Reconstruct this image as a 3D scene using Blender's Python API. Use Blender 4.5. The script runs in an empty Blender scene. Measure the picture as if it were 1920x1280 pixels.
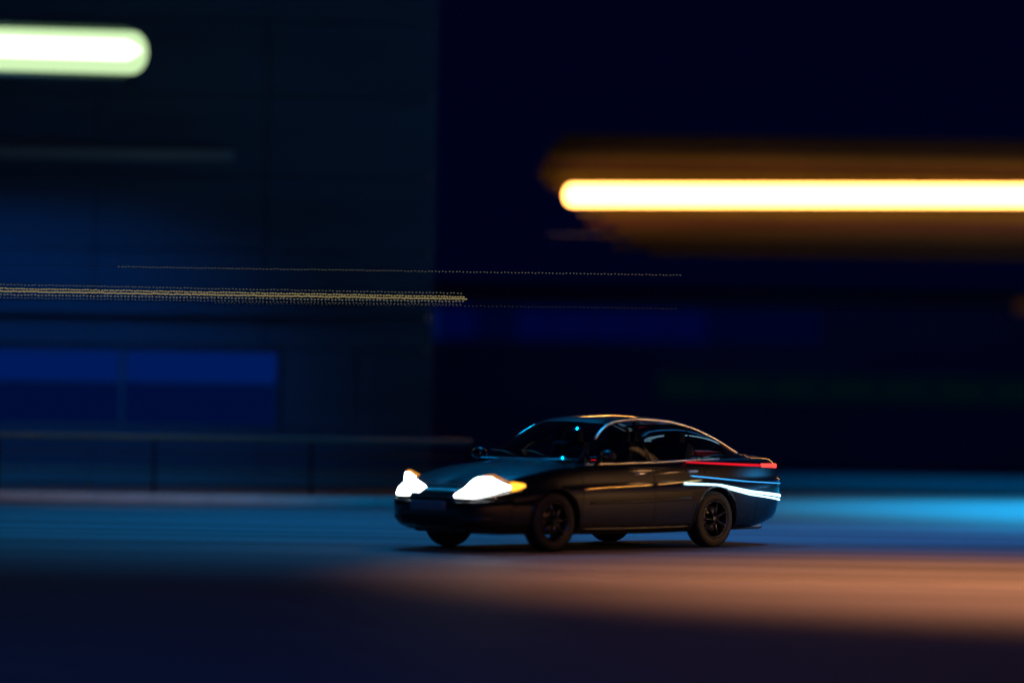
import bpy, bmesh, math, random
from mathutils import Vector, Matrix
random.seed(4)
R = math.radians
C = bpy.context.scene.collection
S = bpy.context.scene

# ------------------------------------------------------------------ camera
F_PX = 5040.0
CAM = Vector((0, 0, 1.31))
ROT = Matrix.Rotation(R(90 + 1.82), 4, 'X') @ Matrix.Rotation(R(0.9), 4, 'Z')
cd = bpy.data.cameras.new('camera'); cam = bpy.data.objects.new('camera', cd); C.objects.link(cam)
cam.matrix_world = Matrix.Translation(CAM) @ ROT
cd.sensor_width = 36; cd.lens = 36 * F_PX / 1920.0
cd.clip_end = 3000; cd.clip_start = 0.5
cd.dof.use_dof = True; cd.dof.focus_distance = 31.3; cd.dof.aperture_fstop = 0.26; cd.dof.aperture_blades = 0
S.camera = cam

# ------------------------------------------------------------------ world, moon, exposure
w = bpy.data.worlds.new('World'); S.world = w; w.use_nodes = True
nt = w.node_tree; nt.nodes.clear()
sky = nt.nodes.new('ShaderNodeTexSky'); sky.sky_type = 'NISHITA'; sky.sun_disc = False
sky.sun_elevation = R(-4); sky.sun_rotation = R(200)
tint = nt.nodes.new('ShaderNodeMix'); tint.data_type = 'RGBA'; tint.blend_type = 'ADD'; tint.inputs[0].default_value = 1.0
tint.inputs[7].default_value = (0.0, 0.006, 0.095, 1)
bg = nt.nodes.new('ShaderNodeBackground'); bg.inputs['Strength'].default_value = 0.10
out = nt.nodes.new('ShaderNodeOutputWorld')
nt.links.new(sky.outputs[0], tint.inputs[6]); nt.links.new(tint.outputs[2], bg.inputs[0]); nt.links.new(bg.outputs[0], out.inputs[0])
S.view_settings.view_transform = 'Standard'; S.view_settings.look = 'None'
S.view_settings.exposure = 0; S.view_settings.gamma = 1; S.view_settings.use_curve_mapping = False
S.cycles.use_denoising = True; S.cycles.sample_clamp_indirect = 3.0; S.cycles.max_bounces = 8
try: S.cycles.denoiser = 'OPENIMAGEDENOISE'
except Exception: pass
S.cycles.transparent_max_bounces = 16

# ------------------------------------------------------------------ helpers
def at(px, py, D):
    """world point seen at a pixel of the 1920 photograph, D metres down the road"""
    d = ROT.to_3x3() @ Vector(((px - 960) / F_PX, (640 - py) / F_PX, -1))
    return CAM + d * (D / d.y)

def tag(o, label, cat, group=None):
    o['label'] = label; o['category'] = cat
    if group: o['group'] = group
    return o

def empty(name, loc=(0, 0, 0), rz=0):
    o = bpy.data.objects.new(name, None); C.objects.link(o); o.location = loc; o.rotation_euler = (0, 0, rz)
    return o

def link(name, me, m, parent=None, smooth=False):
    o = bpy.data.objects.new(name, me); C.objects.link(o)
    if m and not me.materials: me.materials.append(m)
    if parent: o.parent = parent
    if smooth:
        for p in me.polygons: p.use_smooth = True
    return o

def obj(name, bm, m, parent=None, smooth=False, kind=None):
    me = bpy.data.meshes.new(name); bmesh.ops.recalc_face_normals(bm, faces=bm.faces); bm.to_mesh(me); bm.free()
    o = link(name, me, m, parent, smooth)
    if kind: o['kind'] = kind
    return o

def box(bm, c, s, bev=0.0, rot=None):
    r = bmesh.ops.create_cube(bm, size=1.0)
    M = Matrix.Translation(c) @ (rot.to_4x4() if rot else Matrix.Identity(4)) @ Matrix.Diagonal((s[0], s[1], s[2], 1))
    bmesh.ops.transform(bm, matrix=M, verts=r['verts'])
    if bev > 0:
        es = list({e for v in r['verts'] for e in v.link_edges})
        bmesh.ops.bevel(bm, geom=es, offset=bev, segments=2, affect='EDGES', profile=0.6)
    return bm

def BM(): return bmesh.new()

def tube(bm, pts, r, n=10, cap=True):
    pts = [Vector(p) for p in pts]; rings = []
    rr = r if isinstance(r, (list, tuple)) else [r] * len(pts)
    for i, p in enumerate(pts):
        t = (pts[min(i + 1, len(pts) - 1)] - pts[max(i - 1, 0)]).normalized()
        a = t.cross(Vector((0, 0, 1)))
        if a.length < 1e-3: a = t.cross(Vector((0, 1, 0)))
        a.normalize(); b = t.cross(a).normalized()
        rings.append([bm.verts.new(p + (a * math.cos(k * 2 * math.pi / n) + b * math.sin(k * 2 * math.pi / n)) * rr[i]) for k in range(n)])
    for q in range(len(rings) - 1):
        for k in range(n):
            bm.faces.new((rings[q][k], rings[q][(k + 1) % n], rings[q + 1][(k + 1) % n], rings[q + 1][k]))
    if cap:
        bm.faces.new(rings[0]); bm.faces.new(rings[-1])
    return bm

def lathe(bm, prof, n=40, axis='Y', off=(0, 0, 0)):
    """prof: (radius, along) pairs, closed loop if first == last"""
    rings = []
    for (r, a) in prof:
        ring = []
        for k in range(n):
            t = 2 * math.pi * k / n
            if axis == 'Y': v = (r * math.cos(t), a, r * math.sin(t))
            elif axis == 'Z': v = (r * math.cos(t), r * math.sin(t), a)
            else: v = (a, r * math.cos(t), r * math.sin(t))
            ring.append(bm.verts.new(Vector(v) + Vector(off)))
        rings.append(ring)
    for q in range(len(rings) - 1):
        for k in range(n):
            bm.faces.new((rings[q][k], rings[q][(k + 1) % n], rings[q + 1][(k + 1) % n], rings[q + 1][k]))
    return bm

# ------------------------------------------------------------------ materials
def mat(name, col, rough=0.6, metal=0.0, coat=0.0, spec=0.5, noise=None, bump=None, emit=None, estr=0.0):
    m = bpy.data.materials.new(name); m.use_nodes = True
    n = m.node_tree.nodes; l = m.node_tree.links; p = n['Principled BSDF']
    p.inputs['Base Color'].default_value = (*col, 1); p.inputs['Roughness'].default_value = rough
    p.inputs['Metallic'].default_value = metal; p.inputs['Coat Weight'].default_value = coat
    p.inputs['Coat Roughness'].default_value = 0.04; p.inputs['Specular IOR Level'].default_value = spec
    if emit:
        p.inputs['Emission Color'].default_value = (*emit, 1); p.inputs['Emission Strength'].default_value = estr
    if noise or bump:
        tc = n.new('ShaderNodeTexCoord'); mp = n.new('ShaderNodeMapping'); l.new(tc.outputs['Object'], mp.inputs[0])
    if noise:
        sc, amt, st = noise
        mp.inputs['Scale'].default_value = st
        tx = n.new('ShaderNodeTexNoise'); tx.inputs['Scale'].default_value = sc; tx.inputs['Detail'].default_value = 6
        l.new(mp.outputs[0], tx.inputs[0])
        rp = n.new('ShaderNodeValToRGB'); rp.color_ramp.elements[0].position = 0.3; rp.color_ramp.elements[1].position = 0.7
        rp.color_ramp.elements[0].color = (*[c * (1 - amt) for c in col], 1)
        rp.color_ramp.elements[1].color = (*[min(1, c * (1 + amt)) for c in col], 1)
        l.new(tx.outputs[0], rp.inputs[0]); l.new(rp.outputs[0], p.inputs['Base Color'])
        mr = n.new('ShaderNodeMapRange'); mr.inputs[3].default_value = max(0.02, rough - 0.1); mr.inputs[4].default_value = min(1, rough + 0.1)
        l.new(tx.outputs[0], mr.inputs[0]); l.new(mr.outputs[0], p.inputs['Roughness'])
    if bump:
        tb = n.new('ShaderNodeTexNoise'); tb.inputs['Scale'].default_value = bump[0]; tb.inputs['Detail'].default_value = 4
        l.new(tc.outputs['Object'], tb.inputs[0])
        bp = n.new('ShaderNodeBump'); bp.inputs['Strength'].default_value = bump[1]; bp.inputs['Distance'].default_value = 0.01
        l.new(tb.outputs[0], bp.inputs['Height']); l.new(bp.outputs[0], p.inputs['Normal'])
    return m

def glow(name, col, s):
    m = bpy.data.materials.new(name); m.use_nodes = True; n = m.node_tree.nodes; n.clear()
    e = n.new('ShaderNodeEmission'); e.inputs[0].default_value = (*col, 1); e.inputs[1].default_value = s
    o = n.new('ShaderNodeOutputMaterial'); m.node_tree.links.new(e.outputs[0], o.inputs[0]); return m

def glass_mat(name, t, rough=0.02):
    m = bpy.data.materials.new(name); m.use_nodes = True; n = m.node_tree.nodes; l = m.node_tree.links; n.clear()
    tr = n.new('ShaderNodeBsdfTransparent'); tr.inputs[0].default_value = (*t, 1)
    gl = n.new('ShaderNodeBsdfGlossy'); gl.inputs['Roughness'].default_value = rough
    lw = n.new('ShaderNodeLayerWeight'); lw.inputs[0].default_value = .5
    pw = n.new('ShaderNodeMath'); pw.operation = 'POWER'; pw.inputs[1].default_value = 4.5; l.new(lw.outputs['Facing'], pw.inputs[0])
    fr = n.new('ShaderNodeMath'); fr.operation = 'MULTIPLY_ADD'; fr.inputs[1].default_value = .9; fr.inputs[2].default_value = .05; l.new(pw.outputs[0], fr.inputs[0])
    mx = n.new('ShaderNodeMixShader'); o = n.new('ShaderNodeOutputMaterial')
    l.new(fr.outputs[0], mx.inputs[0]); l.new(tr.outputs[0], mx.inputs[1]); l.new(gl.outputs[0], mx.inputs[2]); l.new(mx.outputs[0], o.inputs[0])
    return m

M = {}
M['asphalt'] = mat('asphalt', (0.056, 0.056, 0.062), 0.75, spec=0.06, noise=(0.8, 0.5, (0.07, 1.3, 1)), bump=(60, 0.12))
M['paving'] = mat('paving', (0.11, 0.115, 0.12), 0.8, noise=(2.0, 0.25, (0.3, 1, 1)))
M['kerbstone'] = mat('kerbstone', (0.30, 0.27, 0.25), 0.75, noise=(3.0, 0.15, (0.4, 1, 1)))
M['tar'] = mat('tar', (0.02, 0.02, 0.022), 0.35)
M['worn_paint'] = mat('worn_paint', (0.095, 0.09, 0.08), 0.6, noise=(3.0, 0.4, (0.2, 2, 1)))
M['render_wall'] = mat('render_wall', (0.07, 0.14, 0.21), 0.85, noise=(0.5, 0.22, (0.25, 1, 1.6)))
M['plinth'] = mat('plinth', (0.13, 0.31, 0.31), 0.8, noise=(1.0, 0.18, (0.2, 1, 2)))
M['ledge'] = mat('ledge', (0.42, 0.46, 0.46), 0.7, noise=(2, 0.1, (0.2, 1, 1)))
M['dark_gap'] = mat('dark_gap', (0.01, 0.01, 0.012), 0.9)
M['far_wall'] = mat('far_wall', (0.12, 0.125, 0.13), 0.9, noise=(0.2, 0.3, (0.3, 1, 1)))
M['rail_paint'] = mat('rail_paint', (0.07, 0.13, 0.12), 0.45, noise=(6, 0.1, (0.2, 1, 1)))
M['dark_metal'] = mat('dark_metal', (0.012, 0.014, 0.018), 0.5, metal=0.3, noise=(8, 0.2, (1, 1, 1)))
M['halo_tone_a'] = mat('halo_tone_a', (0.12, 0.09, 0.02), 0.8, spec=.1, noise=(3, 0.2, (0.1, 1, 3)))
M['halo_tone_b'] = mat('halo_tone_b', (0.085, 0.042, 0.03), 0.8, spec=.1, noise=(3, 0.2, (0.1, 1, 3)))
M['halo_tone_c'] = mat('halo_tone_c', (0.058, 0.042, 0.015), 0.8, spec=.1, noise=(3, 0.2, (0.1, 1, 3)))
M['halo_tone_dimmed'] = mat('halo_tone_dimmed', (0.022, 0.017, 0.013), 0.8, spec=.1, noise=(3, 0.2, (0.1, 1, 3)))  # darker outer slats carry the halo's fall-off in their colour
M['warm_streak'] = glow('warm_streak', (1.0, 0.42, 0.09), 14)
M['cool_streak'] = glow('cool_streak', (0.70, 1.0, 0.52), 0.95)
M['bulb'] = glow('bulb', (1.0, 0.80, 0.34), .25)  # bulbs that draw the dotted light streaks
M['streak_bulb_dim'] = glow('streak_bulb_dim', (0.75, 0.72, 0.50), 0.20)
M['added_lamp_bright'] = glow('added_lamp_bright', (1.0, 0.50, 0.22), 1.5)
M['matt_black'] = mat('matt_black', (0.003, 0.003, 0.004), 0.9, spec=.03, noise=(8, .3, (1, 1, 1)))
M['orange_lamp'] = glow('orange_lamp', (1.0, 0.45, 0.16), 22)
M['blue_lamp'] = glow('blue_lamp', (0.15, 0.5, 1.0), 1.5)
M['blue_window'] = glow('blue_window', (0.0, 0.10, 1.0), 0.10)
M['blue_window_dim'] = glow('blue_window_dim', (0.0, 0.10, 1.0), 0.038)
M['blue_strip'] = glow('blue_strip', (0.0, 0.10, 1.0), 0.05)
M['blue_strip_faint'] = glow('blue_strip_faint', (0.0, 0.06, 1.0), 0.016)
M['blue_strip_dim'] = glow('blue_strip_dim', (0.0, 0.04, 1.0), 0.030)

# ================================================================== GROUND
def gpt(px, py):
    d = ROT.to_3x3() @ Vector(((px - 960) / F_PX, (640 - py) / F_PX, -1)); t = -CAM.z / d.z
    q = CAM + d * t; return (q.x, q.y)
def sheet(name, x0, x1, y0, y1, z, m, nx=2, ny=2):
    bm = BM(); bmesh.ops.create_grid(bm, x_segments=nx, y_segments=ny, size=0.5)
    bmesh.ops.transform(bm, matrix=Matrix.Translation(((x0 + x1) / 2, (y0 + y1) / 2, z)) @ Matrix.Diagonal((x1 - x0, y1 - y0, 1, 1)), verts=bm.verts)
    return obj(name, bm, m)
rd = sheet('road', -900, 900, -60, 1600, 0, M['asphalt'], 6, 6); rd['kind'] = 'structure'

PAV_E, PAV_Y = -1.25, 43.2
bm = BM(); box(bm, ((-120 + PAV_E) / 2, PAV_Y + 0.15 + 60, 0.06), (120 + PAV_E, 120, 0.118), 0)
o = obj('pavement', bm, M['paving']); o['kind'] = 'structure'
kerb = empty('kerb', (0, PAV_Y, 0)); kerb['kind'] = 'structure'
bm = BM(); box(bm, (0, 0, 0.075), (0.895, 0.28, 0.15), 0.018)
st = obj('kerb_stone', bm, M['kerbstone'], kerb); st.location = (PAV_E - 0.45, 0, 0)
for i in range(1, 26):
    c = st.copy(); C.objects.link(c); c.location = (PAV_E - 0.45 - 0.9 * i, 0, random.uniform(-.003, .003))
M['pool_edge_asphalt'] = mat('pool_edge_asphalt', (0.044, 0.044, 0.052), 0.75, spec=0.06, noise=(0.9, 0.45, (0.06, 1.2, 1)), bump=(60, .12))  # darker tone puts the drop of the orange pool into the road colour
yl = gpt(1400, 1091)[1]
o = sheet('pool_edge_sheet', -60, 60, -20, yl, 0.004, M['pool_edge_asphalt'], 4, 4); o['kind'] = 'structure'
# road seams and worn lines
def strip(name, p, wd, z, m, kind='structure'):
    bm = BM(); L = []
    n = len(p)
    for i, (x, y) in enumerate(p):
        L.append((bm.verts.new((x, y - wd / 2 * (1 if 0 < i < n - 1 else .2), z)), bm.verts.new((x, y + wd / 2 * (1 if 0 < i < n - 1 else .2), z))))
    for a, b in zip(L, L[1:]): bm.faces.new((a[0], b[0], b[1], a[1]))
    o = obj(name, bm, m); o['kind'] = kind; return o
strip('road_marking', [gpt(740, 1048), gpt(960, 1058), gpt(1180, 1082), gpt(1500, 1089), gpt(1950, 1100), gpt(2200, 1105)], 0.16, 0.008, M['worn_paint'])
strip('road_marking', [gpt(760, 1103), gpt(950, 1102), gpt(1150, 1098)], 0.14, 0.008, M['worn_paint'])
strip('road_marking', [gpt(990, 1186), gpt(1300, 1190), gpt(1700, 1195), gpt(2000, 1200)], 0.05, 0.008, M['worn_paint'])

# ================================================================== LEFT BUILDING (teal, unlit, horizontal ledges)
WY = 50.6   # wall plane
hb = empty('roadside_building', (0, WY, 0))
tag(hb, 'tall dark teal building filling the left half behind the guard rail', 'building')
XR = at(812, 640, WY).x; XL = -26.0; HT = 24.0
bm = BM(); box(bm, ((XL + XR - .14) / 2, 1.5 + 0.06, HT / 2), (XR - XL - 0.14, 3, HT)); obj('wall', bm, M['render_wall'], hb)
def zpix(py, D=WY, px=400): return at(px, py, D).z
# horizontal cladding courses, each built of long panels
courses = [(0.12, zpix(875)), (zpix(875), zpix(800)), (zpix(800), zpix(650)), (zpix(650), zpix(594)), (zpix(588), zpix(470)),
           (zpix(470), zpix(330)), (zpix(330), zpix(180)), (zpix(180), zpix(40)), (zpix(40), zpix(-90)), (zpix(-90), zpix(-230))]
BW0 = at(0, 720, WY).x; BW1 = at(523, 720, WY).x
for k, (z0, z1) in enumerate(courses):
    m = M['plinth'] if k == 0 else M['render_wall']
    edges = [XR - 3.2 * i for i in range(9)]; edges.append(XL)
    if k == 2: edges = [XR, (XR + BW1) / 2, BW1 + 0.06, None, BW0 - 9.0, XL - 2]
    prev = None
    for a in edges:
        if a is None: prev = None; continue
        if prev is not None:
            bm = BM(); box(bm, ((a + prev) / 2, -0.03 if k else -0.08, (z0 + z1) / 2), (abs(prev - a) - 0.025, 0.06 if k else 0.16, z1 - z0 - 0.025), 0.008)
            obj('wall_panel' if k else 'plinth_panel', bm, m, hb)
        prev = a
# ledges
def ledge(py, th, out_, x0, x1, m):
    z = zpix(py); bm = BM(); box(bm, ((x0 + x1) / 2, -out_ / 2 - 0.065, z), (x1 - x0, out_, th), 0.01)
    return obj('ledge', bm, m, hb)
ledge(294, 0.20, 0.16, XL, at(440, 300, WY).x, M['ledge'])
ledge(583, 0.20, 0.22, XL, at(680, 583, WY).x, M['render_wall'])
# blue lit shop windows
bz0, bz1 = zpix(800), zpix(655)
xs = [BW1, BW1 - 2.95, BW1 - 5.6, BW1 - 8.4, BW1 - 11.2]
for i in range(4):
    a, b = xs[i + 1], xs[i]
    wroot = BM(); fw = 0.05
    for c, s_ in ((((a + b) / 2, 0.02, bz1 - fw / 2), (b - a - .01, .08, fw)), (((a + b) / 2, .02, bz0 + fw / 2), (b - a - .01, .08, fw)),
                 ((a + fw / 2, .02, (bz0 + bz1) / 2), (fw, .08, bz1 - bz0 - 2 * fw - .004)), ((b - fw / 2, .02, (bz0 + bz1) / 2), (fw, .08, bz1 - bz0 - 2 * fw - .004))):
        box(wroot, c, s_)
    wo = obj('window', wroot, M['render_wall'], hb)
    zm = bz0 + (bz1 - bz0) * 0.55
    bm = BM(); box(bm, ((a + b) / 2, 0.04, (zm + bz1) / 2), (b - a - 2 * fw, .02, bz1 - zm - fw)); obj('lit_pane', bm, M['blue_window'], wo)
    bm = BM(); box(bm, ((a + b) / 2, 0.04, (zm + bz0) / 2 + .01), (b - a - 2 * fw, .02, zm - bz0 - fw)); obj('lit_pane', bm, M['blue_window_dim'], wo)

# ================================================================== FAR BUILDING (right, almost black, blue window band)
FY = 92.0
fb = empty('distant_building', (0, FY, 0))
tag(fb, 'low black building far behind the car with a dim blue window band', 'building')
fx0, fx1 = at(560, 640, FY).x, 70.0; ftop = at(1200, 548, FY).z
bm = BM(); box(bm, ((fx0 + fx1) / 2, 9, ftop / 2), (fx1 - fx0, 18, ftop), 0.05); obj('wall', bm, M['far_wall'], fb)
bm = BM(); box(bm, ((fx0 + fx1) / 2, 8.8, ftop + 0.11), (fx1 - fx0 + .5, 18.6, .2), 0.04); obj('roof', bm, M['dark_gap'], fb)
z1, z0 = at(1200, 578, FY).z, at(1200, 643, FY).z
xa, xb = at(680, 600, FY).x, at(1540, 600, FY).x
n = 12; dx = (xb - xa) / n
for i in range(n):
    a = xa + i * dx
    bm = BM(); box(bm, (a + dx / 2, -0.03, (z0 + z1) / 2), (dx, .06, z1 - z0)); 
    wo = obj('window', bm, M['far_wall'], fb)
    bm = BM(); box(bm, (a + dx / 2, -0.07, (z0 + z1) / 2), (dx - .05, .02, z1 - z0 - .08))
    obj('lit_pane', bm, M['blue_strip'] if i < 2 else M[('blue_strip_dim', 'blue_strip_faint')[i > 8 or i in (3,)]], wo)

M['faint_band_glow'] = glow('faint_band_glow', (0.0, 0.55, 1.0), 0.006)  # glowing panes added for a faint band of light on the far wall
M['amber_faint'] = glow('amber_faint', (1.0, 0.42, 0.2), 0.022)
z1, z0 = at(1550, 700, FY).z, at(1550, 756, FY).z; xa = at(1230, 700, FY).x
for i in range(9):
    a = xa + i * 1.9
    bm = BM(); box(bm, (a + .95, -0.03, (z0 + z1) / 2), (1.9, .06, z1 - z0)); wo = obj('window', bm, M['far_wall'], fb)
    bm = BM(); box(bm, (a + .95, -0.07, (z0 + z1) / 2), (1.8, .02, z1 - z0 - .08)); obj('lit_pane', bm, M['faint_band_glow'], wo)
pz = at(1905, 575, FY)
bm = BM(); box(bm, (pz.x + 1, -0.03, pz.z), (2.2, .06, .5)); wo = obj('window', bm, M['far_wall'], fb)
bm = BM(); box(bm, (pz.x + 1, -0.07, pz.z), (2.1, .02, .42)); obj('lit_pane', bm, M['amber_faint'], wo)

# ================================================================== GUARD RAIL on the pavement edge
gy = 44.6
g0, g1 = -24.0, at(884, 828, gy).x
gr = empty('guard_rail', (0, gy, 0)); tag(gr, 'pale teal pedestrian guard rail running along the kerb to the car', 'guard rail')
zt = at(440, 822, gy).z
for nm, z, r_ in (('top_rail', zt, .045), ('mid_rail', at(440, 849, gy).z, .014), ('mid_rail', at(440, 886, gy).z, .016)):
    bm = BM(); tube(bm, [(g0, 0, z), (g1, 0, z)], r_, 12); obj(nm, bm, M['rail_paint' if nm == 'top_rail' else 'dark_metal'], gr, True)
k = 0; x = g1 - .05
while x > g0:
    bm = BM(); box(bm, (x, 0, (zt - .04) / 2), (.045, .045, zt - .04), .006); obj('post', bm, M['matt_black'], gr); x -= 2.6

# ================================================================== LAMPS
def capsule_lamp(name, p0, p1, h, depth, m, nx=28, nth=16):
    """half capsule lens facing the road, from p0 (visible end) to p1"""
    p0, p1 = Vector(p0), Vector(p1); u = (p1 - p0).normalized(); L = (p1 - p0).length
    f = Vector((0, 0, 1)).cross(u).normalized()
    if f.y > 0: f = -f
    up = f.cross(u).normalized()
    if up.z < 0: up = -up
    bm = BM(); rings = []
    R_ = h / 2
    ts = [R_ * (1 - math.cos(k * math.pi / 2 / 10)) * .8 for k in range(11)] + [L * q for q in (.25, .5, .75, 1)]
    for t in ts:
        rr = R_ if t >= R_ * .8 else R_ * math.sqrt(max(0, 1 - (1 - t / (R_ * .8)) ** 2.2))
        rr = max(rr, 0.004)
        rings.append([bm.verts.new(p0 + u * t + up * (rr * math.sin(a)) + f * (depth * (rr / R_) * math.cos(a))) for a in [(-.5 + k / nth) * math.pi for k in range(nth + 1)]])
    for a, b in zip(rings, rings[1:]):
        for k in range(nth): bm.faces.new((a[k], b[k], b[k + 1], a[k + 1]))
    return bm, u, f, up, L, p0

# --- warm lamp streak built as a tube, on slats added for its halo, right
CY = 56.0
can = empty('halo_canopy', (0, CY, 0)); tag(can, 'added brown slats that carry the halo of the long warm light, upper right', 'halo_canopy')
cx0, cx1 = at(1015, 370, CY + 1).x, 20.0
zt_, zb_ = at(1450, 262, CY + .9).z, at(1450, 486, CY + .9).z
nS = 22; hS = (zt_ - zb_) / nS; grp = [2.3, 1.5, 1.9, 1.2, 1.6, .95, 1.3, .8, 1.0, .6, .7, .3, .1, 0, -.1, -.05, .0, .1, .1, .2, .3, .45]  # slat ends stepped to shape the halo's left edge
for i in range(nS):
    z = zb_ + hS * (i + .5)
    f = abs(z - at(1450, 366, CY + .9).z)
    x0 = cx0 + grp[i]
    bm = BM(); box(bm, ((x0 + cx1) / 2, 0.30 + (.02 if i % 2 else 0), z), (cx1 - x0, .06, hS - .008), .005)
    obj('halo_slat', bm, M['halo_tone_dimmed' if (i < 3 or i > 18) else ('halo_tone_b' if i in (5, 6, 16) else ('halo_tone_a' if i in (7, 8, 14, 17) else 'halo_tone_c'))], can)
bm = BM(); box(bm, ((cx0 + 2.2 + cx1) / 2, 2.6, (zt_ + zb_) / 2), (cx1 - cx0 - 2.2, 3.2, zt_ - zb_ - .7)); obj('halo_canopy_box', bm, M['matt_black'], can)
for X in (13.4, 19.0):
    bm = BM(); box(bm, (X, 3.0, zb_ / 2), (.3, .3, zb_), .02); obj('post', bm, M['dark_metal'], can)
bm = BM(); tube(bm, [(at(1025, 440, CY + .7).x, .7, at(1025, 439, CY + .7).z), (20, .7, at(1025, 439, CY + .7).z - .15)], .009, 6); obj('halo_canopy_wire', bm, M['ledge'], can)

wl = empty('lamp_streak', (0, CY, 0)); tag(wl, 'long warm white light streak built as a tube in front of the brown slats, upper right', 'lamp')
pA = at(1059, 366, CY) - Vector((0, CY, 0)); pB = at(1920, 367, CY) - Vector((0, CY, 0)); pB = pA + (pB - pA) * 1.55
bm, u, f, up, L, p0 = capsule_lamp('x', pA, pB, .43, .2, None); obj('streak_tube', bm, M['warm_streak'], wl, True)
bm = BM(); q = u.to_track_quat('X', 'Z')
box(bm, p0 + u * (L / 2 + .12) - f * .03, (L - .24, .06, .34), .01, q.to_matrix()); obj('housing', bm, M['dark_metal'], wl)  # housing and brackets added with the streak's tube
for t in (1.6, 5.0, 9.0, 13.0):
    bm = BM(); box(bm, p0 + u * t - f * .17, (.05, .2, .05)); obj('bracket', bm, M['dark_metal'], wl)
def area_light(name, loc, direction, sx, sy, col, e, parent=None):
    ld = bpy.data.lights.new(name, 'AREA'); ld.shape = 'RECTANGLE'; ld.size = sx; ld.size_y = sy; ld.color = col; ld.energy = e
    o = bpy.data.objects.new(name, ld); C.objects.link(o); o.location = loc; o.rotation_euler = Vector(direction).to_track_quat('-Z', 'Y').to_euler()
    if parent: o.parent = parent
    return o
def spot(name, loc, tgt, ang, blend, col, e, rad=.15, parent=None):
    ld = bpy.data.lights.new(name, 'SPOT'); ld.spot_size = R(ang); ld.spot_blend = blend; ld.color = col; ld.energy = e; ld.shadow_soft_size = rad
    o = bpy.data.objects.new(name, ld); C.objects.link(o); loc = Vector(loc)
    o.location = loc; o.rotation_euler = (Vector(tgt) - loc).to_track_quat('-Z', 'Y').to_euler()
    if parent: o.parent = parent; o.location = loc - parent.location
    return o
# area light added behind the tube to throw the halo on the slats
mid = p0 + u * (L / 2 + .05)
area_light('halo_light', mid - f * .16, (0, 1, 0), L - .3, .40, (1, .50, .10), 4, wl)

# --- pale green light streak built as a wall-mounted tube, top left
LY = 46.0
gl = empty('lamp_streak', (0, LY, 0)); tag(gl, 'pale green white light streak built as a tube in the top left corner', 'lamp')
pA = at(277, 100, LY) - Vector((0, LY, 0)); pB = at(0, 92, LY) - Vector((0, LY, 0)); pB = pA + (pB - pA) * 2.4
bm, u, f, up, L, p0 = capsule_lamp('x', pA, pB, .74, .25, None); obj('streak_tube', bm, M['cool_streak'], gl, True)
M['cool_core'] = glow('cool_core', (.8, 1, .75), 3.2)
bm = BM(); q = u.to_track_quat('X', 'Z'); tube(bm, [p0 + u * (.09 + i * .06) + f * .30 for i in range(5)] + [p0 + u * L + f * .30], [.02, .07, .11, .14, .16, .17], 14)
obj('streak_core_tube', bm, M['cool_core'], gl, True)
bm = BM(); box(bm, p0 + u * (L / 2 + .2) - f * .06, (L - .3, .30, .60), .01, q.to_matrix()); obj('housing', bm, M['dark_metal'], gl)  # housing and brackets added with the streak's tube
for s_ in (1, -1):
    bm = BM(); tube(bm, [p0 + u * .35 + up * s_ * .43 - f * .02, p0 + u * L + up * s_ * .43 - f * .02], .05, 8); obj('streak_edge_rail', bm, M['rail_paint'], gl)
for t in (.9, 3.2, 5.5):
    bm = BM(); box(bm, p0 + u * t - f * (LY * 0 + (WY - LY) / 2), (.06, WY - LY - .3, .06)); obj('bracket', bm, M['dark_metal'], gl)

# --- dotted light streaks drawn by rows of small warm bulbs between slender poles
def pole(px, py, D, label):
    p = at(px, py, D); o = empty('pole', (p.x, p.y, 0)); tag(o, label, 'pole')
    bm = BM(); tube(bm, [(0, 0, 0), (0, 0, p.z + .05)], [.022, .014], 10); obj('shaft', bm, M['matt_black'], o, True)
    bm = BM(); lathe(bm, [(.001, p.z + .1), (.03, p.z + .09), (.035, p.z + .05), (.001, p.z + .045)], 12, 'Z'); obj('cap', bm, M['matt_black'], o, True)
    return o
DS = 31.2
pole(-150, 470, DS, 'added slender black pole past the left edge holding the dotted light streaks')
pole(2080, 500, DS, 'added slender black pole past the right edge holding the dotted light streaks')
def dotted_streak(p0, p1, D, step, r, label, m, wire=.0016, ln=1.8, group='light streaks drawn by small bulbs'):
    """a dark cable from mast to mast; the lit bulbs sit on the stretch p0..p1"""
    sl_ = (p1[1] - p0[1]) / (p1[0] - p0[0])
    a, b = at(-148, p0[1] - sl_ * (p0[0] + 148), D), at(2078, p1[1] + sl_ * (2078 - p1[0]), D)
    la, lb = at(*p0, D), at(*p1, D); root = empty('light_streak', a); tag(root, label, 'string light', group)  # each string stands for a dotted light streak
    n = int((lb - la).length / step)
    bm = BM(); tube(bm, [Vector(), (la - a), (lb - a), (b - a)], wire, 5); obj('streak_cable', bm, M['matt_black'], root)
    bm = BM()
    for i in range(n):
        c = (la - a) + (lb - la) * ((i + .5) / n) + Vector((random.uniform(-.004, .004), 0, random.uniform(-.004, .004) - r))
        v = bmesh.ops.create_icosphere(bm, subdivisions=1, radius=r)['verts']
        bmesh.ops.transform(bm, matrix=Matrix.Translation(c) @ Matrix.Diagonal((ln, 1, .9, 1)), verts=v)
    o = obj('streak_bulbs', bm, m, root, True, 'stuff'); return root
dotted_streak((220, 499), (1279, 515), DS, .040, .0056, 'long thin dotted light streak of tiny bulbs, topmost of all streaks', M['streak_bulb_dim'])
dotted_streak((-60, 531), (868, 549), DS, .040, .006, 'topmost dotted light streak in the thick yellow bulb band at left', M['streak_bulb_dim'])
dotted_streak((-60, 538), (872, 555), DS, .032, .009, 'second light streak from the top of the yellow bulb band', M['bulb'])
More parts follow.
